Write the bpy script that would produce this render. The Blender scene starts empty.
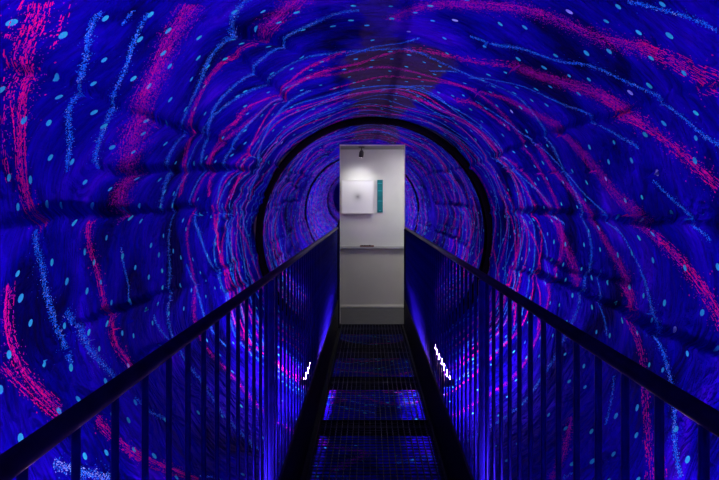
import bpy, bmesh, math
import numpy as np
from mathutils import Vector, Matrix
TUBE, SPOT, ADDED_FILL, EXPO, TX, TZ = 235., 8., 26., 0., 0.9, 1.0
# paint strokes: kind, width m, density, [(angle round the tunnel in degrees from the crown, metres along it)]
STROKES = [
    ('p', 0.078, 1.3, [(-47.0, 1.46),(-49.8, 1.52),(-53.2, 1.57),(-56.8, 1.64),(-60.6, 1.73),(-64.8, 1.81),(-69.5, 1.86),(-74.2, 1.88),(-77.8, 1.96)]),
    ('p', 0.024, 0.3, [(-45.4, 1.53),(-48.4, 1.59),(-51.3, 1.65)]),
    ('p', 0.042, 0.3, [(-48.0, 1.42),(-51.0, 1.46),(-53.4, 1.49),(-56.9, 1.57),(-61.1, 1.67),(-66.8, 1.73),(-71.2, 1.78)]),
    ('b', 0.029, 1, [(-43.3, 1.64),(-46.0, 1.66),(-49.1, 1.75),(-52.6, 1.82),(-56.4, 1.9),(-60.0, 1.96),(-62.6, 2.03),(-65.1, 2.1),(-69.5, 2.16)]),
    ('b', 0.02, 1, [(-40.2, 1.76),(-43.2, 1.77)]),
    ('b', 0.031, 1, [(-39.1, 1.83),(-42.6, 1.87),(-46.2, 1.92),(-49.3, 1.99),(-53.6, 2.06),(-58.5, 2.14),(-61.5, 2.2),(-67.7, 2.32)]),
    ('m', 0.114, 1, [(-33.4, 1.99),(-38.4, 2.06),(-42.4, 2.12),(-47.3, 2.2),(-50.5, 2.22),(-55.4, 2.31),(-61.2, 2.43),(-66.2, 2.55),(-70.7, 2.54),(-76.6, 2.66)]),
    ('b', 0.061, 0.8, [(-25.0, 2.23),(-28.0, 2.26),(-33.7, 2.46),(-38.6, 2.55),(-44.4, 2.69),(-49.4, 2.77),(-53.6, 2.78),(-57.6, 2.81),(-63.8, 2.88),(-71.1, 3.04),(-76.3, 3.1)]),
    ('m', 0.126, 0.7, [(-16.4, 2.42),(-21.7, 2.56),(-26.9, 2.68)]),
    ('p', 0.067, 1, [(-28.7, 2.69),(-33.0, 2.73),(-36.5, 2.69),(-41.8, 2.76),(-47.3, 2.83),(-51.2, 2.89),(-57.3, 3.06),(-63.8, 3.23),(-72.1, 3.39)]),
    ('p', 0.062, 0.9, [(-9.2, 3.32),(-15.1, 3.45),(-23.4, 3.59),(-27.4, 3.71),(-35.1, 3.6),(-41.2, 3.49),(-46.0, 3.63),(-50.1, 3.61),(-56.3, 3.68),(-61.8, 3.78),(-71.6, 4.04)]),
    ('p', 0.07, 1.3, [(-5.3, 3.6),(-14.3, 3.64),(-22.7, 3.76),(-28.7, 3.87),(-35.0, 3.96),(-42.0, 4.04),(-51.9, 4.22),(-59.5, 4.4),(-67.1, 4.62),(-73.1, 4.63)]),
    ('b', 0.048, 0.9, [(-4.7, 2.69),(-10.9, 2.71),(-15.0, 2.78),(-18.8, 2.83),(-23.5, 2.86),(-26.7, 2.93),(-36.2, 3.1),(-45.0, 3.18),(-48.6, 3.27),(-52.0, 3.36),(-58.0, 3.5),(-63.9, 3.65),(-70.4, 3.64),(-75.0, 3.63)]),
    ('b', 0.063, 0.8, [(-22.8, 4.08),(-31.2, 4.22),(-40.7, 4.42),(-49.4, 4.62),(-59.4, 5.05),(-66.0, 5.24),(-72.8, 5.31)]),
    ('b', 0.052, 0.8, [(-24.8, 3.83),(-34.7, 3.73),(-42.6, 3.75),(-50.4, 3.82),(-59.2, 3.99),(-66.0, 4.17),(-73.2, 4.29)]),
    ('b', 0.025, 1, [(-9.3, 3.39),(-5.1, 3.36),(-1.9, 3.28),(6.7, 3.23),(10.2, 3.11)]),
    ('b', 0.027, 1, [(21.1, 2.85),(25.5, 2.79),(30.3, 2.67),(34.9, 2.58),(39.7, 2.49),(44.1, 2.34),(48.6, 2.26),(55.4, 2.12),(59.1, 2.05),(62.8, 2.01),(65.5, 1.93)]),
    ('b', 0.029, 1, [(38.3, 1.81),(40.9, 1.76),(43.8, 1.69),(46.1, 1.64),(48.8, 1.62)]),
    ('m', 0.08, 0.8, [(2.6, 2.86),(8.3, 2.65),(14.8, 2.57),(20.9, 2.46),(26.7, 2.33),(30.0, 2.26),(34.2, 2.21),(40.8, 2.14),(44.5, 2.03),(47.3, 1.94)]),
    ('p', 0.093, 1, [(45.3, 1.98),(47.3, 1.94),(51.3, 1.89),(54.3, 1.84),(56.4, 1.78)]),
    ('p', 0.049, 0.8, [(-5.3, 3.6),(1.8, 3.45),(12.3, 3.28),(19.9, 3.19),(27.9, 3.01),(32.7, 2.84)]),
    ('m', 0.089, 1, [(32.7, 2.84),(38.7, 2.8),(43.8, 2.68),(49.6, 2.51),(54.2, 2.43),(57.8, 2.34)]),
    ('p', 0.086, 1.0, [(50.4, 2.5),(55.7, 2.42),(59.3, 2.32),(63.4, 2.22),(67.1, 2.14),(71.9, 2.02)]),
    ('p', 0.052, 0.9, [(-16.2, 4.21),(-5.7, 4.17),(4.2, 4.02),(14.6, 3.98),(23.8, 3.84),(32.5, 3.73),(37.9, 3.57)]),
    ('m', 0.068, 1, [(37.9, 3.57),(43.7, 3.46),(48.9, 3.31),(54.0, 3.1),(59.4, 3.06),(65.5, 2.92),(71.9, 2.82),(76.1, 2.67),(79.2, 2.54),(82.2, 2.47)]),
    ('p', 0.078, 1.2, [(82.2, 2.49),(87.7, 2.31),(91.8, 2.2),(95.7, 2.11)]),
    ('p', 0.061, 0.7, [(27.8, 4.22),(32.5, 4.01),(39.7, 4.01),(46.9, 3.9)]),
    ('m', 0.071, 0.9, [(32.8, 4.84),(40.3, 4.63),(47.3, 4.57),(56.1, 4.4),(66.0, 4.17),(71.5, 4.14),(77.3, 3.97),(86.1, 3.85),(92.1, 3.66),(97.7, 3.48)]),
    ('m', 0.068, 1, [(54.7, 3.59),(63.2, 3.59),(69.7, 3.45),(76.4, 3.28),(81.6, 3.19),(84.2, 3.18),(91.1, 2.94),(97.2, 2.81)]),
    ('p', 0.049, 0.9, [(93.8, 2.88),(97.2, 2.81),(102.8, 2.68),(107.5, 2.56),(114.1, 2.46),(119.1, 2.34),(125.8, 2.17)]),
    ('p', 0.021, 0.8, [(117.3, 2.26),(120.7, 2.18),(123.8, 2.1)]),
    ('m', 0.042, 0.9, [(128.1, 2.92),(132.5, 2.81),(136.2, 2.72),(140.5, 2.65)]),
    ('p', 0.041, 1, [(79.0, 4.82),(85.2, 4.58),(90.0, 4.36),(99.6, 4.18),(108.1, 4.03),(115.7, 3.92)]),
    ('p', 0.047, 1, [(68.2, 5.35),(79.3, 5.17),(89.6, 5.07),(106.5, 4.81),(115.2, 4.61),(120.3, 4.5)]),
    ('p', 0.043, 1, [(67.1, 6.17),(80.0, 6.03),(94.2, 5.86),(110.1, 5.33),(121.2, 5.23),(126.4, 5.02)]),
    ('b', 0.034, 1, [(1.4, 4.64),(7.8, 4.46),(18.7, 4.13)]),
    ('b', 0.027, 0.8, [(15.4, 3.62),(22.9, 3.39)]),
    ('b', 0.028, 0.8, [(26.4, 3.44),(31.8, 3.22),(37.7, 3.09),(43.2, 3.03),(49.9, 2.87),(54.7, 2.65),(58.7, 2.6),(63.0, 2.46)]),
    ('b', 0.022, 1, [(69.8, 2.43),(74.0, 2.3),(76.9, 2.22),(81.2, 2.12)]),
    ('b', 0.026, 1, [(33.2, 3.97),(42.4, 3.9),(49.5, 3.78),(54.7, 3.59),(59.7, 3.48),(65.4, 3.38),(70.9, 3.26),(75.5, 3.12),(78.7, 2.97),(81.0, 2.9)]),
    ('b', 0.027, 0.8, [(79.8, 2.89),(84.4, 2.84),(85.9, 2.82),(90.1, 2.74)]),
    ('b', 0.037, 1, [(90.1, 2.74),(94.4, 2.64),(98.5, 2.57),(101.6, 2.46),(104.6, 2.38),(107.2, 2.31),(116.8, 2.14),(121.7, 2.02)]),
    ('b', 0.033, 1, [(49.9, 4.95),(56.7, 4.77),(63.5, 4.41),(70.5, 4.12),(76.7, 3.96),(81.2, 3.76)]),
    ('b', 0.024, 1, [(82.1, 4.32),(87.0, 4.18),(93.9, 4.06),(100.7, 3.94)]),
    ('b', 0.024, 0.8, [(92.3, 3.26),(98.4, 3.19),(104.3, 3.06),(107.0, 3.0)]),
    ('b', 0.026, 0.8, [(114.4, 2.8),(120.5, 2.71),(123.8, 2.66)]),
    ('b', 0.038, 0.6, [(129.9, 2.55),(134.0, 2.45)]),
    ('p', 0.059, 1.4, [(-87.0, 1.82),(-92.7, 1.85),(-97.7, 1.89),(-102.0, 1.94),(-106.1, 2.0),(-109.6, 2.05)]),
    ('p', 0.052, 1, [(-99.1, 1.84),(-103.1, 1.91),(-107.5, 1.98),(-110.5, 2.02)]),
    ('p', 0.059, 1.3, [(-114.8, 2.23),(-118.0, 2.25),(-122.0, 2.3),(-127.8, 2.4),(-133.6, 2.53),(-138.1, 2.6)]),
    ('b', 0.043, 0.8, [(-78.2, 1.9),(-81.4, 1.93),(-84.3, 1.98),(-88.3, 2.02),(-92.2, 2.1),(-95.9, 2.14),(-99.8, 2.17),(-103.6, 2.23)]),
    ('b', 0.049, 0.8, [(-94.0, 2.21),(-97.8, 2.27),(-102.0, 2.36),(-106.1, 2.45),(-111.3, 2.51)]),
    ('b', 0.03, 0.8, [(-116.3, 2.57),(-120.7, 2.63),(-125.1, 2.74)]),
    ('b', 0.021, 1, [(-83.9, 2.69),(-88.4, 2.73),(-94.4, 2.79),(-97.8, 2.79)]),
    ('p', 0.056, 1.2, [(-77.9, 2.33),(-81.9, 2.37),(-87.7, 2.46),(-94.7, 2.54),(-99.5, 2.57)]),
    ('p', 0.07, 1.1, [(-99.5, 2.57),(-105.0, 2.61),(-108.6, 2.67),(-112.7, 2.68)]),
    ('b', 0.03, 0.8, [(-102.6, 3.07),(-107.3, 3.15),(-111.4, 3.22)]),
    ('w', 0.046, 1, [(-116.0, 1.9),(-118.9, 1.99),(-122.2, 2.06),(-124.5, 2.12)]),
    ('b', 0.036, 1, [(-92.6, 3.58),(-103.4, 3.77),(-109.9, 3.85),(-122.8, 4.04)]),
    ('b', 0.048, 1, [(-77.2, 3.77),(-88.4, 4.09),(-97.6, 4.26),(-109.4, 4.4),(-121.5, 4.42)]),
    ('p', 0.06, 1, [(-75.0, 4.17),(-89.5, 4.44),(-97.3, 4.55),(-107.7, 4.68),(-120.0, 4.67),(-129.1, 4.34)]),
    ('b', 0.055, 1, [(-75.0, 4.42),(-93.6, 4.84),(-102.1, 4.95),(-109.8, 5.1),(-123.7, 5.0),(-133.5, 4.62)]),
    ('p', 0.051, 0.9, [(-75.0, 4.85),(-83.4, 5.11),(-91.7, 5.52),(-101.3, 5.65),(-108.6, 5.85),(-123.8, 5.49)]),
    ('b', 0.053, 1, [(-75.0, 5.04),(-88.7, 5.57),(-102.6, 5.92),(-116.3, 5.84)]),
    ('p', 0.053, 1, [(-163.7, 4.35),(-170.4, 4.49),(178.4, 4.76),(168.4, 4.87),(162.2, 4.89)]),
    ('b', 0.051, 0.8, [(-179.4, 4.3),(171.4, 4.48),(161.0, 4.71)]),
    ('m', 0.055, 0.8, [(-166.8, 3.29),(-177.6, 3.63),(169.7, 3.91)]),
    ('b', 0.052, 0.6, [(-172.3, 3.22),(176.8, 3.46),(165.2, 3.51)]),
]
SPOTS = [(-51.0, 1.46),(-49.1, 1.62),(-43.8, 1.68),(-39.2, 1.84),(-39.3, 2.01),(-43.3, 1.91),(-44.1, 2.23),(-49.2, 1.85),(-49.5, 2.07),(-53.5, 1.92),(-55.0, 1.74),(-57.7, 1.84),(-59.5, 1.61),(-58.0, 2.05),(-49.7, 2.45),(-54.4, 2.52),(-49.3, 2.2),(-42.9, 2.11),(-55.6, 2.34),(-36.6, 2.25),(-39.6, 2.41),(-43.9, 2.53),(-50.2, 2.72),(-39.8, 2.61),(-43.8, 2.79),(-49.4, 3.15),(-31.9, 2.45),(-31.2, 2.63),(-26.9, 2.56),(-24.0, 2.43),(-22.2, 2.63),(-26.7, 2.83),(-17.9, 2.58),(-18.0, 2.84),(-28.6, 2.27),(-36.1, 2.69),(-49.3, 2.89),(-11.1, 2.89),(-6.8, 2.83),(-6.0, 2.62),(-20.8, 3.27),(-21.7, 3.75),(-29.8, 3.28),(-28.8, 3.78),(-16.2, 3.47),(-38.3, 3.28),(-20.5, 4.57),(-40.7, 3.29),(2.0, 2.65),(2.5, 2.83),(-3.2, 2.92),(-1.8, 3.16),(7.5, 2.74),(11.8, 2.83),(16.4, 2.75),(7.0, 3.03),(10.3, 2.63),(16.7, 2.47),(15.8, 3.01),(25.1, 2.56),(29.4, 2.45),(32.8, 2.74),(25.0, 2.85),(30.1, 3.16),(33.0, 2.98),(30.0, 3.35),(17.9, 3.18),(13.2, 3.48),(8.6, 3.69),(17.7, 3.43),(17.4, 3.67),(26.8, 3.67),(13.4, 3.89),(15.0, 4.05),(10.0, 4.16),(38.1, 3.16),(33.7, 3.42),(41.4, 2.99),(43.4, 3.23),(39.0, 3.32),(34.4, 3.61),(3.2, 3.4),(3.9, 3.56),(8.5, 3.43),(-1.7, 3.57),(0.6, 4.17),(42.9, 3.65),(33.9, 4.19),(38.9, 3.77),(43.4, 3.48),(26.3, 4.15),(31.0, 4.39),(38.0, 1.87),(33.4, 2.11),(38.7, 2.0),(43.3, 1.92),(46.2, 1.81),(41.6, 1.7),(48.0, 1.99),(52.5, 1.9),(43.3, 2.16),(41.2, 2.29),(37.8, 2.48),(38.2, 2.65),(43.0, 2.56),(45.9, 2.46),(42.8, 2.82),(47.6, 2.66),(52.0, 2.28),(52.2, 2.13),(59.2, 1.97),(46.4, 3.11),(-62.8, 1.79),(-62.2, 1.91),(-59.8, 2.17),(-63.3, 2.33),(-67.6, 2.02),(-67.7, 2.16),(-71.0, 1.78),(-71.3, 1.92),(-71.0, 2.29),(-71.7, 2.47),(-75.0, 2.04),(-75.3, 2.15),(-75.4, 2.39),(-75.1, 1.83),(-58.5, 2.43),(-59.1, 2.69),(-63.1, 2.49),(-63.3, 3.03),(-68.5, 2.61),(-68.1, 2.88),(-71.3, 3.06),(-71.7, 3.24),(-75.0, 2.8),(-75.1, 3.08),(-75.9, 2.64),(-75.0, 3.29),(-78.5, 2.82),(-81.8, 2.53),(-78.0, 2.19),(-77.5, 2.67),(-82.9, 3.18),(59.5, 2.2),(60.6, 2.37),(63.3, 2.05),(60.4, 2.64),(59.9, 2.9),(64.3, 2.76),(65.0, 2.55),(67.1, 2.11),(68.3, 2.38),(68.1, 2.85),(68.6, 3.12),(73.0, 2.55),(65.0, 3.26),(73.6, 2.72),(76.4, 2.35),(77.0, 2.14),(77.4, 2.85),(77.8, 2.59),(80.7, 2.5),(82.1, 2.67),(76.0, 4.15),(74.8, 3.74),(73.5, 3.27),(66.1, 3.78),(67.9, 3.51),(81.0, 3.19),(82.3, 3.38),(79.0, 3.84),(84.8, 4.12),(-85.3, 1.85),(-88.7, 2.19),(-89.5, 1.9),(-94.1, 1.98),(-84.6, 2.06),(-84.0, 2.34),(-86.4, 2.43),(-91.7, 2.37),(-95.8, 2.61),(-90.8, 2.5),(-96.7, 2.2),(-97.8, 1.87),(-86.4, 2.71),(-89.6, 2.85),(-99.6, 2.36),(-103.7, 2.45),(-84.9, 3.01),(-87.7, 3.12),(-87.6, 3.35),(-92.8, 3.01),(-92.1, 3.17),(-96.6, 3.19),(-97.8, 3.44),(-97.0, 2.8),(-99.5, 2.52),(-103.0, 2.68),(-104.8, 2.8),(-100.2, 3.11),(-100.2, 2.94),(-104.1, 3.28),(-90.0, 3.49),(-104.3, 3.05),(-110.2, 3.03),(-88.9, 4.37),(-91.8, 3.77),(-92.2, 4.17),(-96.6, 3.88),(-100.5, 3.62),(-103.4, 4.14),(-99.9, 3.94),(-99.0, 5.16),(-104.6, 3.91),(86.2, 2.82),(86.8, 2.6),(87.1, 2.34),(85.8, 2.12),(87.4, 3.01),(86.5, 3.5),(87.0, 3.26),(93.3, 3.51),(94.7, 3.32),(94.6, 3.09),(92.9, 3.99),(93.4, 3.78),(97.1, 3.83),(97.6, 3.67),(100.7, 3.91),(106.1, 3.81),(105.4, 3.65),(101.1, 3.5),(102.1, 3.23),(98.8, 2.98),(94.1, 2.84),(95.0, 2.7),(95.0, 2.5),(101.9, 2.83),(102.9, 2.64),(106.7, 2.97),(107.5, 3.12),(109.0, 3.48),(99.3, 2.58),(99.3, 2.38),(94.6, 2.23),(102.3, 2.22),(99.6, 2.1),(109.7, 2.8),(-102.1, 1.8),(-101.5, 2.05),(-104.3, 2.21),(-109.8, 2.18),(-109.6, 2.04),(-109.8, 1.81),(-110.0, 2.42),(-120.5, 2.18),(-118.8, 2.43),(-123.8, 2.35),(-110.0, 2.66),(-115.9, 2.34),(-118.4, 2.06),(107.4, 2.37),(107.9, 2.49),(116.9, 2.49),(121.1, 2.63),(121.3, 2.41),(127.1, 2.72),(127.2, 2.49),(131.3, 2.57),(134.8, 2.65),(131.5, 2.4),(127.2, 2.25),(118.5, 2.02),(110.0, 2.19),(109.7, 2.04),(121.0, 2.17),(116.5, 3.09),(120.5, 2.98),(131.7, 3.08)]
FOLDS = [
    (0.05, [(-77.7, 1.78),(-77.0, 2.39),(-77.0, 3.0),(-75.9, 3.65)]),
    (0.035, [(-98.2, 2.27),(-98.3, 2.57),(-98.6, 3.04),(-98.9, 3.52)]),
    (0.03, [(-110.3, 2.88),(-111.8, 3.3),(-112.6, 4.03)]),
    (0.035, [(-56.6, 1.51),(-55.8, 1.79),(-55.3, 2.0),(-55.4, 2.51),(-54.6, 3.65)]),
    (0.05, [(-68.2, 2.41),(-66.1, 2.8),(-64.5, 3.58),(-57.8, 4.96)]),
    (0.05, [(-31.0, 2.38),(-26.8, 2.67),(-20.7, 3.15)]),
    (0.05, [(-34.1, 2.82),(-32.6, 3.25),(-31.1, 3.95)]),
    (0.04, [(99.5, 4.27),(100.3, 3.16),(101.5, 2.5),(101.3, 2.08)]),
    (0.04, [(78.2, 4.81),(77.9, 3.79),(79.1, 2.9),(78.6, 2.08)]),
    (0.035, [(54.0, 7.04),(54.1, 4.63),(53.6, 3.16),(55.8, 2.46)]),
    (0.03, [(56.0, 2.13),(56.4, 1.78)]),
    (0.03, [(94.0, 4.08),(95.5, 3.58),(93.8, 2.94)]),
]
PI = math.pi
CX, CZ, R = .063, 1.012, 1.345          # tunnel axis and radius (metres)
Y0, Y1 = -21.0, 6.0                     # open end behind the viewer, mirror end
rng = np.random.default_rng(7)
C = bpy.context.scene.collection

# ------------------------------------------------------------------ helpers
def mesh_obj(name, bm, mat, parent=None, smooth=False, loc=None):
    me = bpy.data.meshes.new(name)
    bm.normal_update(); bm.to_mesh(me); bm.free()
    o = bpy.data.objects.new(name, me); C.objects.link(o)
    for m in (mat if isinstance(mat, (list, tuple)) else [mat]): me.materials.append(m)
    if smooth:
        for p in me.polygons: p.use_smooth = True
    if parent: o.parent = parent
    if loc: o.location = loc
    return o
def tag(o, label, cat, group=None):
    o['label'] = label; o['category'] = cat
    if group: o['group'] = group
    return o
def thing(name, label, cat, loc=(0, 0, 0), group=None):
    o = bpy.data.objects.new(name, None); C.objects.link(o); o.location = loc
    o.empty_display_size = .1
    return tag(o, label, cat, group)
def structure(o, label=None):
    o['kind'] = 'structure'
    if label: o['label'] = label
    return o
def box(bm, x0, x1, y0, y1, z0, z1):
    v = [bm.verts.new(p) for p in ((x0,y0,z0),(x1,y0,z0),(x1,y1,z0),(x0,y1,z0),(x0,y0,z1),(x1,y0,z1),(x1,y1,z1),(x0,y1,z1))]
    for f in ((3,2,1,0),(4,5,6,7),(0,1,5,4),(1,2,6,5),(2,3,7,6),(3,0,4,7)): bm.faces.new([v[i] for i in f])
def bevel(bm, w=.002, seg=2):
    bmesh.ops.bevel(bm, geom=list(bm.edges), offset=w, segments=seg, affect='EDGES', profile=.5)
def rod(bm, a, b, r, n=12, r2=None):
    a = Vector(a); b = Vector(b); d = (b - a).normalized()
    u = d.orthogonal().normalized(); w = d.cross(u); r2 = r if r2 is None else r2
    A = [bm.verts.new(a + (u*math.cos(2*PI*i/n) + w*math.sin(2*PI*i/n))*r) for i in range(n)]
    B = [bm.verts.new(b + (u*math.cos(2*PI*i/n) + w*math.sin(2*PI*i/n))*r2) for i in range(n)]
    for i in range(n):
        j = (i+1) % n; bm.faces.new((A[i], A[j], B[j], B[i]))
    bm.faces.new(A[::-1]); bm.faces.new(B)

# ------------------------------------------------------------------ materials
def mat(name, col, rough=.5, metal=0., spec=.5, emit=None, estr=0., tint=None):
    m = bpy.data.materials.new(name); m.use_nodes = True
    b = m.node_tree.nodes['Principled BSDF']
    b.inputs['Base Color'].default_value = (*col, 1); b.inputs['Roughness'].default_value = rough
    b.inputs['Metallic'].default_value = metal; b.inputs['Specular IOR Level'].default_value = spec
    if tint: b.inputs['Specular Tint'].default_value = (*tint, 1)
    if emit:
        b.inputs['Emission Color'].default_value = (*emit, 1); b.inputs['Emission Strength'].default_value = estr
    return m
def nodes(m): return m.node_tree, m.node_tree.nodes['Principled BSDF']
def wear(m, scale, c0, c1, lo=.35, hi=.65, bump=0., vec='Object', sc=(1, 1, 1)):
    nt, b = nodes(m); N = nt.nodes; L = nt.links
    tc = N.new('ShaderNodeTexCoord'); mp = N.new('ShaderNodeMapping'); mp.inputs['Scale'].default_value = sc
    no = N.new('ShaderNodeTexNoise'); no.inputs['Scale'].default_value = scale; no.inputs['Detail'].default_value = 6
    cr = N.new('ShaderNodeValToRGB'); e = cr.color_ramp.elements
    e[0].position = lo; e[1].position = hi; e[0].color = (*c0, 1); e[1].color = (*c1, 1)
    L.new(tc.outputs[vec], mp.inputs['Vector']); L.new(mp.outputs[0], no.inputs['Vector'])
    L.new(no.outputs['Fac'], cr.inputs[0]); L.new(cr.outputs[0], b.inputs['Base Color'])
    if bump:
        bp = N.new('ShaderNodeBump'); bp.inputs['Strength'].default_value = bump; bp.inputs['Distance'].default_value = .01
        L.new(no.outputs['Fac'], bp.inputs['Height']); L.new(bp.outputs[0], b.inputs['Normal'])
    return m

def cloth_material():
    m = mat('painted_cloth', (.01, .004, .42), .85, spec=.02)
    nt, b = nodes(m); N = nt.nodes; L = nt.links
    uv = N.new('ShaderNodeUVMap'); uv.uv_map = 'UVMap'      # u = metres round the tunnel, v = metres along it
    def noise(scale, sc, detail=4, dist=0, rot=0):
        mp = N.new('ShaderNodeMapping'); mp.inputs['Scale'].default_value = sc; mp.inputs['Rotation'].default_value = (0, 0, rot)
        n = N.new('ShaderNodeTexNoise'); n.inputs['Scale'].default_value = scale
        n.inputs['Detail'].default_value = detail; n.inputs['Distortion'].default_value = dist
        L.new(uv.outputs[0], mp.inputs[0]); L.new(mp.outputs[0], n.inputs['Vector']); return n
    def ramp(src, stops):
        c = N.new('ShaderNodeValToRGB'); e = c.color_ramp.elements
        while len(e) < len(stops): e.new(.5)
        for el, (p, col) in zip(e, stops): el.position = p; el.color = (*col, 1)
        L.new(src, c.inputs[0]); return c
    base = ramp(noise(1.7, (1, 1.6, 1), 5, .6).outputs['Fac'],
                [(.34, (.001, .0005, .11)), (.47, (.003, .001, .40)), (.60, (.018, .001, .66)), (.74, (.11, .003, .95))])
    strk = ramp(noise(5, (.6, 5, 1), 6, 1.2, .5).outputs['Fac'], [(.3, (.55, .55, .6)), (.7, (1, 1, 1))])
    mul = N.new('ShaderNodeMix'); mul.data_type = 'RGBA'; mul.blend_type = 'MULTIPLY'; mul.inputs['Factor'].default_value = 1
    L.new(base.outputs[0], mul.inputs['A']); L.new(strk.outputs[0], mul.inputs['B'])
    # lamp shadow at the crown before the doorway, painted brown-grey into the cloth colour
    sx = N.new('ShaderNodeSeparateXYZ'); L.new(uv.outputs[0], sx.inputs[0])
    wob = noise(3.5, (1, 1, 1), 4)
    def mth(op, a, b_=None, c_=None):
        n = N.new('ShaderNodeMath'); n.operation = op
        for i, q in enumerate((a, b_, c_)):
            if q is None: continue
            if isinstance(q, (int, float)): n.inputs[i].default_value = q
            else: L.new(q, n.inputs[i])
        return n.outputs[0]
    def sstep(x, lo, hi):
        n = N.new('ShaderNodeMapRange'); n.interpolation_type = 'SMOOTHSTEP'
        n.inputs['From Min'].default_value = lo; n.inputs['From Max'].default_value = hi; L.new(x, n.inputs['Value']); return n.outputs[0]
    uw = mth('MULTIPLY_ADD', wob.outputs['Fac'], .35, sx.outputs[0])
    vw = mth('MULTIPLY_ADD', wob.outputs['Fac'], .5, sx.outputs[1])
    shade_patch = mth('MULTIPLY', mth('MULTIPLY', sstep(uw, -.10, -.02), sstep(mth('MULTIPLY_ADD', sx.outputs[1], .09, uw), 1.00, .94)), sstep(vw, 3.3, 3.75))
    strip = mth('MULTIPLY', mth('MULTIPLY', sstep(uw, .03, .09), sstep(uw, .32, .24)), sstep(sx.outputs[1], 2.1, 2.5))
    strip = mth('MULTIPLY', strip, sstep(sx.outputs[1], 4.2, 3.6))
    mk = mth('MINIMUM', mth('ADD', mth('MULTIPLY', shade_patch, .85), mth('MULTIPLY', strip, .4)), .9)
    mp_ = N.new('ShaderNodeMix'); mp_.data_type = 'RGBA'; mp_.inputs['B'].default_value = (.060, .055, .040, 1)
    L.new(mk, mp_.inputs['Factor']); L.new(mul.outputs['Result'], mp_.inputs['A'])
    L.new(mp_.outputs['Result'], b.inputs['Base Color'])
    # creases in the cloth
    w1 = noise(2.2, (1, 2.4, 1), 3, 2.2, .7); w2 = noise(9, (1, 1.3, 1), 4, 1.0)
    ab = N.new('ShaderNodeMath'); ab.operation = 'SUBTRACT'; ab.inputs[1].default_value = .5
    a2 = N.new('ShaderNodeMath'); a2.operation = 'ABSOLUTE'
    ad = N.new('ShaderNodeMath'); ad.operation = 'MULTIPLY_ADD'; ad.inputs[1].default_value = .3
    L.new(w1.outputs['Fac'], ab.inputs[0]); L.new(ab.outputs[0], a2.inputs[0])
    L.new(w2.outputs['Fac'], ad.inputs[0]); L.new(a2.outputs[0], ad.inputs[2])
    bp = N.new('ShaderNodeBump'); bp.inputs['Strength'].default_value = .8; bp.inputs['Distance'].default_value = .17
    L.new(ad.outputs[0], bp.inputs['Height']); L.new(bp.outputs[0], b.inputs['Normal'])
    return m

M = {}
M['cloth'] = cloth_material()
PAINT = ['hot_pink', 'magenta', 'violet', 'blue', 'cyan', 'ice']
for n, c in zip(PAINT, [(1., .010, .32), (.85, .008, .50), (.42, .006, .60), (.012, .38, 1.), (.04, .95, .80), (.45, .85, 1.)]):
    M[n] = mat(n + '_paint', c, .8, spec=.02)
M['rail'] = wear(mat('navy_black_enamel', (.002, .002, .02), .45, metal=.8, spec=.15), 25, (.004, .003, .022), (.008, .006, .038))
M['baluster'] = wear(mat('dark_blue_enamel', (.002, .002, .08), .42, metal=.85, spec=.1), 18, (.002, .001, .10), (.005, .002, .20))
M['black'] = wear(mat('black_steel', (.004, .004, .008), .6, spec=.25), 20, (.002, .002, .005), (.008, .008, .014))
M['grate'] = wear(mat('dull_steel', (.03, .03, .04), .45, metal=.6), 30, (.015, .015, .025), (.05, .05, .06))
M['hoop'] = mat('black_foam', (.002, .002, .006), .9, spec=.1)
M['mirror'] = mat('mirror_film', (.82, .82, .86), .025, metal=1.)
M['housing'] = mat('lamp_housing', (.02, .02, .03), .5)
M['tube'] = mat('ultraviolet_tube', (.3, .2, .8), .3, emit=(.85, .36, 1.), estr=TUBE)
M['wall'] = wear(mat('white_plaster', (.6, .6, .6), .8), 3, (.62, .62, .62), (.66, .66, .66), bump=.05)
M['wainscot'] = wear(mat('beige_panel', (.42, .39, .35), .6), 2, (.56, .53, .48), (.62, .585, .535))
M['trim'] = mat('cream_trim', (.72, .69, .62), .4)
M['ledge'] = mat('grey_ledge', (.45, .45, .45), .4)
M['floor'] = wear(mat('grey_vinyl', (.13, .13, .14), .5), 12, (.036, .036, .042), (.05, .05, .056))
M['ceil'] = mat('grey_ceiling', (.2, .2, .21), .8)
M['lamp_black'] = mat('black_lacquer', (.01, .01, .01), .35)
M['bulb'] = mat('warm_lens', (1, 1, .95), .3, emit=(1, .97, .92), estr=6)
M['frame'] = mat('white_frame', (.75, .75, .75), .5)
M['brown'] = mat('reddish_brown_wood', (.16, .05, .035), .6)
M['dark_brown'] = mat('dark_brown_wood', (.02, .012, .01), .6)

# ------------------------------------------------------------------ cloth tunnel
NS = 26
sn = [(int(rng.integers(1, 14)), rng.uniform(.6, 5.5), rng.uniform(0, 6.28), rng.uniform(.002, .007)) for _ in range(NS)]
folds = [(a*1.15, np.array(p, float)) for a, p in FOLDS]
for k in range(46):                     # more sags and tucks away from the traced ones
    y = rng.uniform(-9.5, 1.2) if k < 34 else rng.uniform(4.2, 5.2); th = rng.choice([-1, 1])*rng.uniform(20, 150); L_ = rng.uniform(.6, 1.8)
    folds.append((rng.uniform(.012, .035), np.array([(th, y), (th + rng.uniform(-3, 3), y + L_*.5), (th + rng.uniform(-4, 4), y + L_)])))
for s in (-77, 78, -55, 101, -99):      # long seams run the tunnel's whole length
    folds.append((.025, np.array([(s + rng.uniform(-1.5, 1.5), yy) for yy in np.arange(-10, 1.6, 1.1)])))
    folds.append((.022, np.array([(s + rng.uniform(-1, 1), yy) for yy in np.arange(3.7, 6.2, .55)])))
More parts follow.
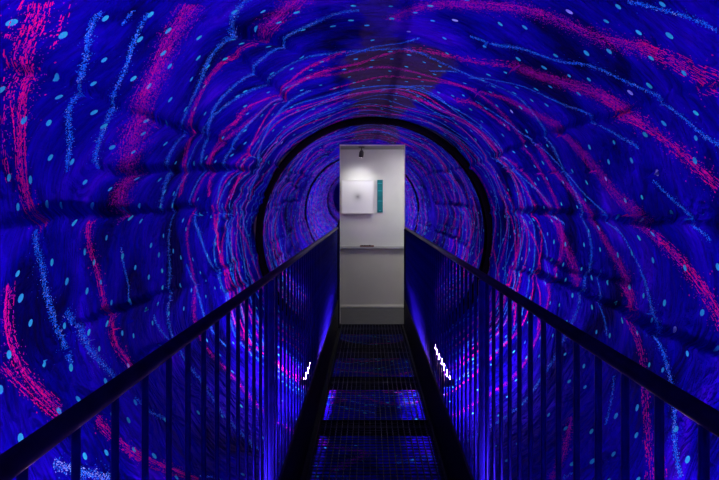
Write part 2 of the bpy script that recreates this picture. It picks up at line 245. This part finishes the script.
def sag(th, y):                          # inward displacement, th in degrees
    d = np.zeros_like(th); t = np.radians(th)
    for n, ky, ph, a in sn: d += a*np.sin(n*t + ky*y + ph)
    for a, p in folds:
        o = np.argsort(p[:, 1]); q = p[o]
        c = np.interp(y, q[:, 1], q[:, 0])
        c = c + .35*np.sin(y*9 + a*900) + .25*np.sin(y*23 + a*300)
        e = np.clip((y - q[0, 1] + .25)/.35, 0, 1)*np.clip((q[-1, 1] + .25 - y)/.35, 0, 1)
        e = e*e*(3 - 2*e)
        s = R*np.radians(np.abs(th) - np.abs(c))*np.where(np.sign(th) == np.sign(c), 1, 99)
        prof = np.where(s > 0, np.exp(-(s/.065)), np.exp(-(s/.022)**2))
        d += a*e*prof*(.75 + .25*np.sin(y*4.1 + a*70))
    return d
def pos(th, y, lift=0.):
    r = R - sag(th, y) - lift; t = np.radians(th)
    return np.stack([CX + r*np.sin(t), y, CZ + r*np.cos(t)], -1)

ths = np.linspace(-180, 180, 641); ys = np.concatenate([np.arange(Y0, -8, .12), np.arange(-8, 1.2, .05), np.arange(1.2, Y1 + .001, .012)])
ys[-1] = Y1 - .004
TH, YY = np.meshgrid(ths, ys); P = pos(TH, YY).reshape(-1, 3)
nt_, ny_ = len(ths), len(ys)
ii = (np.arange(ny_-1)[:, None]*nt_ + np.arange(nt_-1)[None, :]).ravel()
Q = np.stack([ii, ii+1, ii+nt_+1, ii+nt_], -1)      # normals face inward

vs = [P]; faces4 = [Q]; fm4 = [np.zeros(len(Q), np.int32)]; faces6 = []; fm6 = []; nv = len(P)
uvs = [np.stack([TH.ravel()*PI/180*R, YY.ravel()], -1)]
def add_marks(u, y, a, b, rot, m, n):    # ellipses (n=6) or dashes (n=4) lying on the cloth, u in metres round it
    global nv
    u, y, a, b, rot = [np.broadcast_to(np.asarray(q, float), np.shape(u)) for q in (u, y, a, b, rot)]
    k = np.arange(n)*2*PI/n + (PI/4 if n == 4 else 0); s = 1.25 if n == 4 else 1.
    ex = np.cos(k)[None]*a[:, None]*s; ey = np.sin(k)[None]*b[:, None]*s
    c, sn_ = np.cos(rot)[:, None], np.sin(rot)[:, None]
    uu = u[:, None] + ex*c - ey*sn_; yy = y[:, None] + ex*sn_ + ey*c
    yy = np.minimum(yy, Y1 - .01)
    p = pos(np.degrees(uu/R), yy, .0028).reshape(-1, 3)
    f = nv + np.arange(len(u)*n).reshape(-1, n)
    vs.append(p); uvs.append(np.stack([uu.ravel(), yy.ravel()], -1)); nv += len(p)
    mi = np.broadcast_to(np.asarray(m, np.int32), np.shape(u))
    (faces4 if n == 4 else faces6).append(f); (fm4 if n == 4 else fm6).append(mi)

def stroke(kind, w, inten, pts, near=1.):
    p = np.array(pts, float); u = np.radians(p[:, 0])*R; y = p[:, 1]
    seg = np.hypot(np.diff(u), np.diff(y)); s = np.concatenate([[0], np.cumsum(seg)]); Ls = s[-1]
    if Ls < .02: return
    # smooth the trace
    def at(t):
        g = np.linspace(0, Ls, max(8, int(Ls/.04)))
        gu = np.interp(g, s, u); gy = np.interp(g, s, y)
        if len(g) > 8:
            ker = np.array([1, 2, 3, 2, 1])/9.
            gu[2:-2] = np.convolve(gu, ker, 'valid'); gy[2:-2] = np.convolve(gy, ker, 'valid')
        cu, cy = np.interp(t, g, gu), np.interp(t, g, gy)
        du = np.interp(t + .02, g, gu) - np.interp(t - .02, g, gu); dy = np.interp(t + .02, g, gy) - np.interp(t - .02, g, gy)
        h = np.hypot(du, dy) + 1e-6
        return cu, cy, du/h, dy/h
    ph = rng.uniform(0, 6.28)
    big = 1/near**.6
    if kind == 'm': inten = inten*1.35; w = w*1.1
    if kind in 'pm':
        hot = kind == 'p'
        nth = int((15 if hot else 14)*min(2.2, max(.5, w/.07)))
        for k in range(nth):                                   # fine running threads of paint
            off = float(np.clip(rng.normal(0, .27), -.55, .55))*w; L1 = (.017 if hot else .010)*big
            t = np.arange(0, Ls, L1*1.25) + rng.uniform(0, .01)
            run = .5 + .5*np.sin(t*rng.uniform(2, 6) + k*1.7)     # a thread fades in and out
            keep = rng.random(len(t)) < ((.25 + .75*run) if hot else (.1 + .6*run))*min(1.25, inten)
            t = t[keep] + rng.uniform(-.5, .5, int(keep.sum()))*L1
            if not len(t): continue
            cu, cy, tu, ty = at(t)
            o = off*(1 + .25*np.sin(t*3 + ph)) + .006*np.sin(t*rng.uniform(5, 14) + k) + rng.normal(0, .0014, len(t))
            col = rng.choice([0, 0, 0, 1] if hot else [1, 1, 2, 0], len(t)) + 1
            add_marks(cu - ty*o, cy + tu*o, L1*rng.uniform(.2, .75, len(t)), rng.uniform(.0009, .0017, len(t))*(1.25 if hot else .9)*big, np.arctan2(ty, tu), col, 4)
        n = int(Ls*(700 if hot else 2000)*inten*max(.5, w/.07)*near**1.4)
        t = rng.uniform(0, Ls, n); cu, cy, tu, ty = at(t); o = rng.normal(0, w*.36, n)
        col = rng.choice([0, 1, 1, 2] if hot else [1, 2, 2, 0], n) + 1
        r = rng.uniform(.0008, .0019, n)*big
        add_marks(cu - ty*o, cy + tu*o, r*1.3, r, np.arctan2(ty, tu), col, 6)
        if hot:                                                # beads of paint that ran
            n = int(Ls*45*inten*near); t = rng.uniform(0, Ls, n); cu, cy, tu, ty = at(t); o = rng.normal(0, w*.6, n)
            r = rng.uniform(.002, .0045, n); add_marks(cu - ty*o, cy + tu*o, r, r, 0, 1, 6)
    else:
        w = w*.85
        n = int(Ls*1500*inten*near*max(.6, w/.03)); t = rng.uniform(0, Ls, n); cu, cy, tu, ty = at(t)
        o = rng.normal(0, w*.27, n) + .006*np.sin(t*17 + ph); r = rng.uniform(.0011, .0027, n)*big
        col = rng.choice([4, 4, 6], n) if kind == 'w' else np.where(rng.random(n) < .10, 6, 4)
        add_marks(cu - ty*o, cy + tu*o, r*1.25, r, rng.uniform(0, 3, n), col, 6)
        n = int(n*.10); t = rng.uniform(0, Ls, n); cu, cy, tu, ty = at(t); o = rng.normal(0, w*.9, n); r = rng.uniform(.001, .002, n)
        add_marks(cu - ty*o, cy + tu*o, r, r, 0, 4, 6)

for k, w, i, p in STROKES: stroke(k, w, i, [q for q in p if q[1] < 5.9])
# the same pattern carries on nearer the viewer, behind the viewer and next to the mirror
def ring(y0, kind, w, inten, near, lo=-180, hi=180):
    a, b, c = rng.uniform(0, 6.28, 3)
    t = np.arange(lo, hi + 1, 6.)
    y = y0 + .16*np.sin(np.radians(t)*2 + a) + .09*np.sin(np.radians(t)*5 + b) + .04*np.sin(np.radians(t)*11 + c)
    stroke(kind, w, inten, list(zip(t, y)), near)
y = -20.5
k = 0
while y < .75:
    nr = .33 if y > -8 else .22
    ring(y, 'pm'[k % 2], .085, .9, nr); ring(y + .17, 'b', .032, .9, nr); ring(y + .31, 'b', .03, .8, nr); y += .46; k += 1
for y0 in (1.45, 1.9, 2.35, 2.8): ring(y0, 'b', .024, .6, .6, 135, 180); ring(y0 + .1, 'b', .024, .6, .6, -180, -135)
for k, y0 in enumerate((4.45, 4.8, 5.15, 5.5, 5.8)):
    ring(y0, 'pm'[k % 2], .06, .8, .6); ring(y0 + .12, 'b', .03, .9, .6); ring(y0 + .22, 'b', .03, .9, .6)
# oval spots, the traced ones then a loose scatter that keeps its distance from them
sp = np.array(SPOTS, float); su = np.radians(sp[:, 0])*R; sy = sp[:, 1]
ok = sy < 4.6; su, sy = list(su[ok]), list(sy[ok])
cand = np.stack([rng.uniform(-PI*R, PI*R, 9000), rng.uniform(Y0, Y1 - .03, 9000)], -1)
for cu, cy in cand:
    if 1.45 < cy < 3.4 and abs(cu) < 2.6: continue
    if min((cu - np.array(su))**2 + (cy - np.array(sy))**2) > .0169: su.append(cu); sy.append(cy)
n = len(su); su = np.array(su); sy = np.array(sy)
ry = rng.uniform(.0095, .0135, n)*np.where(sy < 1.0, 2.1, 1); rot = rng.normal(.15, .35, n)
pale = np.where(rng.random(n) < .03, 6, 5)
k_ = 10
add_marks(su, sy, ry*1.3, ry, rot, pale, k_)
# (10-gons are stored beside the hexagons)
V = np.concatenate(vs); UVv = np.concatenate(uvs)
loops = []; tot = []; mi = []
for f, m in list(zip(faces4, fm4)) + list(zip(faces6, fm6)):
    loops.append(f.ravel()); tot.append(np.full(len(f), f.shape[1], np.int32)); mi.append(m)
loops = np.concatenate(loops).astype(np.int32); tot = np.concatenate(tot); mi = np.concatenate(mi)
me = bpy.data.meshes.new('cloth_lining')
me.vertices.add(len(V)); me.vertices.foreach_set('co', V.ravel().astype(np.float32))
me.loops.add(len(loops)); me.loops.foreach_set('vertex_index', loops)
me.polygons.add(len(tot)); me.polygons.foreach_set('loop_start', np.concatenate([[0], np.cumsum(tot)[:-1]]).astype(np.int32))
me.polygons.foreach_set('material_index', mi); me.polygons.foreach_set('use_smooth', np.ones(len(tot), bool))
uvl = me.uv_layers.new(name='UVMap'); uvl.data.foreach_set('uv', UVv[loops].ravel().astype(np.float32))
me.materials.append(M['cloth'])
for n in PAINT: me.materials.append(M[n])
me.update(calc_edges=True)
print('cloth faces', len(tot))
lining = bpy.data.objects.new('wall_tunnel', me); C.objects.link(lining)
structure(lining, 'dark blue cloth tunnel lining splashed with pink and blue fluorescent paint')

# ------------------------------------------------------------------ hoops
def hoop_bm(r=1.305, t=.040):
    bm = bmesh.new(); n, m_ = 128, 12; g = []
    for i in range(n):
        a = 2*PI*i/n
        g.append([bm.verts.new(((r + t*math.cos(2*PI*j/m_))*math.sin(a), t*.6*math.sin(2*PI*j/m_), (r + t*math.cos(2*PI*j/m_))*math.cos(a))) for j in range(m_)])
    for i in range(n):
        for j in range(m_):
            bm.faces.new((g[i][j], g[(i+1) % n][j], g[(i+1) % n][(j+1) % m_], g[i][(j+1) % m_]))
    return bm
h0 = mesh_obj('tunnel_hoop', hoop_bm(1.305, .036), M['hoop'], smooth=True, loc=(CX, 5.915, CZ))
tag(h0, 'large black hoop ringing the mirrored end wall around the doorway', 'hoop')
thin = mesh_obj('tunnel_hoop', hoop_bm(1.32, .024), M['hoop'], smooth=True, loc=(CX, 0, CZ))
for y, lab in ((-.35, 'black hoop seen mirrored as the middle ring beside the doorway'),
               (-12.2, 'black hoop seen mirrored as the smallest ring beside the doorway')):
    h = thin if y > -1 else thin.copy()
    if y < -1: C.objects.link(h)
    h.location.y = y; tag(h, lab, 'hoop')

bm = bmesh.new(); bmesh.ops.create_circle(bm, cap_ends=True, segments=64, radius=1.36)
bmesh.ops.rotate(bm, verts=bm.verts, cent=(0, 0, 0), matrix=Matrix.Rotation(-PI/2, 3, 'X'))
ext = bmesh.ops.extrude_face_region(bm, geom=list(bm.faces)); bmesh.ops.translate(bm, vec=(0, -.02, 0), verts=[v for v in ext['geom'] if isinstance(v, bmesh.types.BMVert)])
structure(mesh_obj('wall_entrance', bm, wear(mat('plain_blue_cloth', (.004, .001, .35), .9, spec=.02), 3, (.002, .001, .2), (.02, .002, .5)), loc=(CX, Y0, CZ)), 'plain blue curtain closing the far entrance end of the tunnel')
# ------------------------------------------------------------------ mirrored end wall and doorway
DX0, DX1, DZ1 = -.332, .410, 2.044
bm = bmesh.new(); xs = sorted(set(list(np.linspace(CX - 1.32, CX + 1.32, 61)) + [DX0, DX1]))
def zc(x): return math.sqrt(max(0, 1.32**2 - (x - CX)**2))
def quad(x0, x1, a0, a1, b0, b1):
    pts = [(x0, a0), (x1, a1), (x1, b1), (x0, b0)]; pr = []
    for p in pts:
        if not pr or p != pr[-1]: pr.append(p)
    if len(pr) > 2: bm.faces.new([bm.verts.new((p[0], 0, p[1])) for p in pr])
for x0, x1 in zip(xs[:-1], xs[1:]):
    l0, l1, h0_, h1_ = CZ - zc(x0), CZ - zc(x1), CZ + zc(x0), CZ + zc(x1)
    if x0 >= DX0 - 1e-6 and x1 <= DX1 + 1e-6: quad(x0, x1, l0, l1, -.06, -.06); quad(x0, x1, DZ1, DZ1, h0_, h1_)
    else: quad(x0, x1, l0, l1, h0_, h1_)
bmesh.ops.remove_doubles(bm, verts=bm.verts, dist=1e-5)
mir = mesh_obj('mirror_panel', bm, M['mirror'], loc=(0, 5.99, 0)); mir.rotation_euler = (math.radians(TX), 0, math.radians(TZ)); sm = mir.modifiers.new('solid', 'SOLIDIFY'); sm.thickness = .006; sm.offset = 0
tag(mir, 'round mirror filling the tunnel end on both sides of the doorway', 'mirror')
bm = bmesh.new()
for b in ((-1.9, DX0, 6.03, 6.10, -.06, 2.5), (DX1, 2.0, 6.03, 6.10, -.06, 2.5), (DX0, DX1, 6.03, 6.10, DZ1, 2.5)): box(bm, *b)
structure(mesh_obj('wall_front', bm, M['wall']), 'white wall of the lit room, pierced by the doorway')
# room beyond
def slab(name, b, m, lab):
    bm = bmesh.new(); box(bm, *b); return structure(mesh_obj(name, bm, m), lab)
slab('wall_back', (-1.9, 2.0, 7.01, 7.11, -.06, 2.5), M['wall'], 'white gallery wall seen through the doorway')
slab('wall_left', (-2.0, -1.9, 6.02, 7.11, -.06, 2.5), M['wall'], 'left side wall of the lit room')
slab('wall_right', (2.0, 2.1, 6.02, 7.11, -.06, 2.5), M['wall'], 'right side wall of the lit room')
slab('floor', (-1.9, 2.0, 6.0, 7.01, -.06, 0), M['floor'], 'dark grey floor of the room beyond the walkway')
slab('ceiling', (-1.9, 2.0, 6.10, 7.01, 2.10, 2.16), M['ceil'], 'grey ceiling strip above the doorway')
slab('trim_1', (-1.9, 2.0, 6.995, 7.01, .0, .775), M['wainscot'], 'beige lower wall panel below the narrow ledge')
bm = bmesh.new(); box(bm, -1.9, 2.0, 6.975, 7.01, 0, .022); box(bm, -1.9, 2.0, 6.985, 7.01, .022, .034); bevel(bm, .003)
structure(mesh_obj('baseboard_back', bm, M['trim']), 'thin cream strip along the foot of the beige wall panel')
bm = bmesh.new(); box(bm, -1.9, 2.0, 6.955, 7.01, .782, .806); box(bm, -1.9, 2.0, 6.968, 7.01, .806, .818); bevel(bm, .003)
structure(mesh_obj('trim_2', bm, M['ledge']), 'narrow grey ledge across the white wall')
# small brown thing on the ledge
t = thing('wooden_trinket', 'small reddish brown carved strip lying on the narrow grey ledge', 'ornament', (-.035, 6.962, .818))
bm = bmesh.new(); box(bm, -.085, .10, -.006, .004, -.012, .010); bevel(bm, .002); mesh_obj('base', bm, M['brown'], t)
for i, x in enumerate((-.055, -.02, .012, .045)):
    bm = bmesh.new(); bmesh.ops.create_uvsphere(bm, u_segments=12, v_segments=8, radius=.011); bmesh.ops.scale(bm, vec=(1.2, .5, .8 + .15*(i % 2)), verts=bm.verts)
    mesh_obj('knob', bm, M['dark_brown'], t, True, (x, -.005, .006))

# picture on the wall
t = thing('framed_picture', 'square white picture with a faint grey starburst in its middle', 'picture', (-.149, 7.01, 1.247))
bm = bmesh.new(); w, h, d = .2165, .444, .05
for b in ((-w, w, -d, 0, 0, .012), (-w, w, -d, 0, h-.012, h), (-w, -w+.012, -d, 0, .012, h-.012), (w-.012, w, -d, 0, .012, h-.012)): box(bm, *b)
mesh_obj('frame', bm, M['frame'], t)
pm = mat('starburst_print', (.85, .85, .87), .5)
nt, b = nodes(pm); N = nt.nodes; L = nt.links
tc = N.new('ShaderNodeTexCoord'); sx = N.new('ShaderNodeSeparateXYZ'); L.new(tc.outputs['Object'], sx.inputs[0])
def mth(op, a, b_=None):
    n = N.new('ShaderNodeMath'); n.operation = op
    for i, q in enumerate((a, b_)):
        if q is None: continue
        if isinstance(q, (int, float)): n.inputs[i].default_value = q
        else: L.new(q, n.inputs[i])
    return n.outputs[0]
rr = mth('SQRT', mth('ADD', mth('POWER', sx.outputs[0], 2), mth('POWER', sx.outputs[2], 2)))
an = mth('ARCTAN2', sx.outputs[2], sx.outputs[0])
ray = mth('ADD', mth('MULTIPLY', mth('SINE', mth('MULTIPLY', an, 24)), .18), .82)
fall = mth('MULTIPLY', mth('POWER', 2.718, mth('MULTIPLY', rr, -26)), ray)
mx = N.new('ShaderNodeMix'); mx.data_type = 'RGBA'; mx.inputs['A'].default_value = (.86, .86, .88, 1); mx.inputs['B'].default_value = (.06, .06, .07, 1)
L.new(fall, mx.inputs['Factor']); L.new(mx.outputs['Result'], b.inputs['Base Color'])
bm = bmesh.new(); box(bm, -w+.012, w-.012, -.002, .002, -h/2+.012, h/2-.012)
mesh_obj('canvas', bm, pm, t, loc=(0, -d+.008, h/2))
# teal banner
t = thing('wall_panel', 'narrow upright teal panel hanging right of the square picture', 'panel', (.147, 7.01, 1.26))
tm = wear(mat('teal_enamel', (.0, .3, .32), .4), 3, (.002, .11, .14), (.002, .23, .25), .3, .7, sc=(.2, .2, 2.5))
bm = bmesh.new(); box(bm, -.037, .037, -.014, 0, 0, .435); bevel(bm, .002); mesh_obj('board', bm, tm, t)
pl = mat('pale_teal_marks', (.06, .5, .52), .5)
for z, hw in ((.022, .012), (.15, .03), (.285, .03), (.385, .03)):
    bm = bmesh.new(); box(bm, -hw, hw, -.0155, -.0145, z, z+.006); mesh_obj('pale_line', bm, pl, t)
# spotlight
t = thing('ceiling_spotlight', 'small black spotlight fixed to the ceiling above the square picture', 'spotlight', (-.095, 6.66, 2.10))
bm = bmesh.new(); box(bm, -.038, .038, -.022, .022, -.016, 0); bevel(bm, .003); mesh_obj('mount', bm, M['lamp_black'], t)
bm = bmesh.new(); rod(bm, (0, 0, -.012), (0, 0, -.06), .006); mesh_obj('stem', bm, M['lamp_black'], t)
ax = Vector((-.12, .38, -.9)).normalized(); c0 = Vector((.004, 0, -.048))
bm = bmesh.new(); rod(bm, c0, c0 + ax*.028, .018, 20, .030); rod(bm, c0 + ax*.028, c0 + ax*.085, .030, 20)
mesh_obj('lamp_head', bm, M['lamp_black'], t, False)
bm = bmesh.new(); rod(bm, c0 + ax*.0855, c0 + ax*.088, .024, 20); mesh_obj('lens', bm, M['bulb'], t)
def light(name, kind, loc, energy, col, target=None, **kw):
    l = bpy.data.lights.new(name, kind); l.energy = energy; l.color = col
    for k, v in kw.items(): setattr(l, k, v)
    o = bpy.data.objects.new(name, l); C.objects.link(o); o.location = loc
    if target is not None: o.rotation_euler = (Vector(target) - Vector(loc)).to_track_quat('-Z', 'Y').to_euler()
    return o
hp = Vector((-.095, 6.66, 2.10)) + c0 + ax*.10
light('spot_beam', 'SPOT', hp, SPOT, (1, .98, .95), hp + Vector((-.06, .34, -.75)), spot_size=math.radians(120), spot_blend=1., shadow_soft_size=.025)
t = thing('added_fill_panel', 'flat fill light added out of view in the room beyond the doorway', 'light', (.85, 6.38, 2.10))  # unseen panel added to brighten the room's walls and floor
bm = bmesh.new(); box(bm, -.3, .3, -.15, .15, -.02, 0); mesh_obj('frame', bm, M['frame'], t)  # frame of the added fill panel
bm = bmesh.new(); box(bm, -.28, .28, -.13, .13, -.024, -.020); mesh_obj('diffuser', bm, mat('added_fill_diffuser', (.9, .9, .9), .5, emit=(1, .98, .95), estr=ADDED_FILL), t)

# ------------------------------------------------------------------ railings
def railing(x, side, y_first):
    out = -1 if side == 'left' else 1
    t = thing('metal_railing', f'black metal railing along the {side} side of the walkway', 'railing', (x, 0, 0))
    bm = bmesh.new(); rod(bm, (0, -.7, 1.10), (0, 5.93, 1.10), .0135, 20); mesh_obj('handrail', bm, M['rail'], t, True)
    proto = None
    for k in range(-1, 53):
        y = y_first + .1*k
        if abs(y - 1.9) < .04 or y > 5.9: continue
        if proto is None:
            bm = bmesh.new(); rod(bm, (0, 0, .03), (0, 0, 1.095), .0055 if side == 'left' else .0064, 10); proto = o = mesh_obj('baluster', bm, M['baluster'], t, True)
        else: o = proto.copy(); C.objects.link(o)
        o.location = (0, y, 0)
    for y, w in ((1.9, .019), (5.935, .021), (-.69, .019)):
        bm = bmesh.new(); box(bm, -w, w, -.008, .008, -.028, 1.09); bevel(bm, .002); mesh_obj('post', bm, M['baluster'] if y == 1.9 else M['rail'], t, loc=(0, y, 0))
    bm = bmesh.new(); box(bm, -.008, .008, -.7, 5.93, .012, .03); mesh_obj('bottom_rail', bm, M['rail'], t)
    bm = bmesh.new(); box(bm, -out*.012 - .002, -out*.012 + .002, -.7, 5.93, -.027, .29); box(bm, -out*.012 - .005, -out*.012 + .005, -.7, 5.93, .286, .294); mesh_obj('kick_plate', bm, M['black'], t)
    for y in np.arange(.42, 5.9, .83):
        for z in (.06, .2):
            bm = bmesh.new(); rod(bm, (-out*.014, y, z), (-out*.020, y, z), .007, 8, .005); mesh_obj('bolt', bm, M['grate'], t)
    return t
railing(-.36, 'left', .646); railing(.415, 'right', .652)

# ------------------------------------------------------------------ walkway
WX0, WX1 = -.305, .378
w = thing('walkway_frame', 'black steel frame carrying the grating panels', 'frame', (0, 3, 0))
for x0, x1 in ((-.385, WX0-.004), (WX1+.004, .44)):
    bm = bmesh.new(); box(bm, x0, x1, -1.7, 2.94, -.10, -.030); bevel(bm, .004); mesh_obj('side_beam', bm, M['black'], w)
    e = x1 if x0 < 0 else x0
    s = -1 if x0 < 0 else 1
    bm = bmesh.new(); box(bm, min(e, e + s*.004), max(e, e + s*.004), -1.7, 2.94, -.031, .004); mesh_obj('edge_strip', bm, M['grate'], w)
JY = [1.66, 2.49, 3.33, 4.16, 4.99, 5.93]
for y in [1.70] + JY[1:-1] + [5.93]:
    bm = bmesh.new(); box(bm, WX0, WX1, y-.043-3, y+.043-3 if y < 5.9 else 2.94, -.085, -.034); mesh_obj('cross_beam', bm, M['black'], w)
names = ['steel grating panel at the viewer\'s feet, before the one at the picture\'s bottom edge', 'steel grating panel cut off by the bottom edge of the picture',
         'steel grating panel with the bright pink streak showing through', 'steel grating panel between the two lamps, all dark',
         'steel grating panel that meets the grey floor of the doorway']
for i, (a, b_) in enumerate(zip(JY[:-1], JY[1:])):
    t = thing('grating_panel', names[i], 'grating', (0, a, -.03), 'steel grating panels of the walkway')
    L_ = b_ - a - .006 if i < 4 else b_ - a + .06
    bm = bmesh.new(); x = WX0 + .035
    while x < WX1 - .01: box(bm, x-.0015, x+.0015, .004, L_-.004, 0, .029); x += .0345
    mesh_obj('bearing_bars', bm, M['grate'], t)
    bm = bmesh.new(); y = .035
    while y < L_ - .01: box(bm, WX0+.004, WX1-.004, y-.0013, y+.0013, .024, .0285); y += .0345
    mesh_obj('cross_bars', bm, M['grate'], t)
    bm = bmesh.new()
    for q in ((WX0, WX1, 0, .004), (WX0, WX1, L_-.004, L_), (WX0, WX0+.004, .004, L_-.004), (WX1-.004, WX1, .004, L_-.004)): box(bm, *q, 0, .03)
    mesh_obj('border_frame', bm, M['black'], t)

# ------------------------------------------------------------------ ultraviolet lamps
def uv_lamp(x, yc, lab, L_=1.1):
    s = -1 if x < 0 else 1; ed = -.3855 if x < 0 else .4405
    t = thing('ultraviolet_lamp', lab, 'lamp', (x, yc, .06), 'ultraviolet tube lamps behind the railings')
    bm = bmesh.new(); box(bm, -.02, .02, -L_/2-.03, L_/2+.03, 0, .03); bevel(bm, .004); mesh_obj('housing', bm, M['housing'], t)
    bm = bmesh.new(); rod(bm, (s*.043, -L_/2, .034), (s*.043, L_/2, .034), .0095, 14); mesh_obj('tube', bm, M['tube'], t, False)
    for y in (-1, 1):
        bm = bmesh.new(); box(bm, *sorted((s*.012, s*.060)), y*(L_/2+.012)-.011, y*(L_/2+.012)+.011, .010, .052); bevel(bm, .003); mesh_obj('tube_holder', bm, M['housing'], t)
        bm = bmesh.new(); box(bm, -.012, .012, y*L_*.35-.02, y*L_*.35+.02, -.16, 0); box(bm, *sorted((s*.012, ed - x)), y*L_*.35-.02, y*L_*.35+.02, -.16, -.135); mesh_obj('bracket', bm, M['black'], t)
for yc, a in ((4.33, 'glowing violet tube lamp behind the far part of the {} railing'), (1.35, 'violet tube lamp behind the near part of the {} railing'),
              (-1.2, 'violet tube lamp low behind the {} railing, beside the viewer'), (-3.8, 'violet tube lamp along the {} side, behind the viewer'), (-6.6, 'violet tube lamp along the {} side far behind the viewer'), (-10.5, 'violet tube lamp on the {} side, deep behind the viewer'), (-16.5, 'violet tube lamp on the {} side near the tunnel entrance')):
    uv_lamp(-.425, yc, a.format('left')); uv_lamp(.545, yc, a.format('right'))

# ------------------------------------------------------------------ world, camera
wd = bpy.data.worlds.new('world'); bpy.context.scene.world = wd; wd.use_nodes = True
wd.node_tree.nodes['Background'].inputs[0].default_value = (0.004, .003, .012, 1)
cd = bpy.data.cameras.new('camera'); cd.lens = 526*36/719; cd.sensor_width = 36; cd.shift_x = -9.5/719; cd.shift_y = -35/719; cd.clip_start = .02
cam = bpy.data.objects.new('camera', cd); C.objects.link(cam); cam.location = (0, 0, 1.36); cam.rotation_euler = (PI/2, 0, 0)
bpy.context.scene.camera = cam
vs_ = bpy.context.scene.view_settings
vs_.view_transform = 'Standard'; vs_.look = 'None'; vs_.gamma = 1; vs_.use_curve_mapping = False; vs_.exposure = EXPO
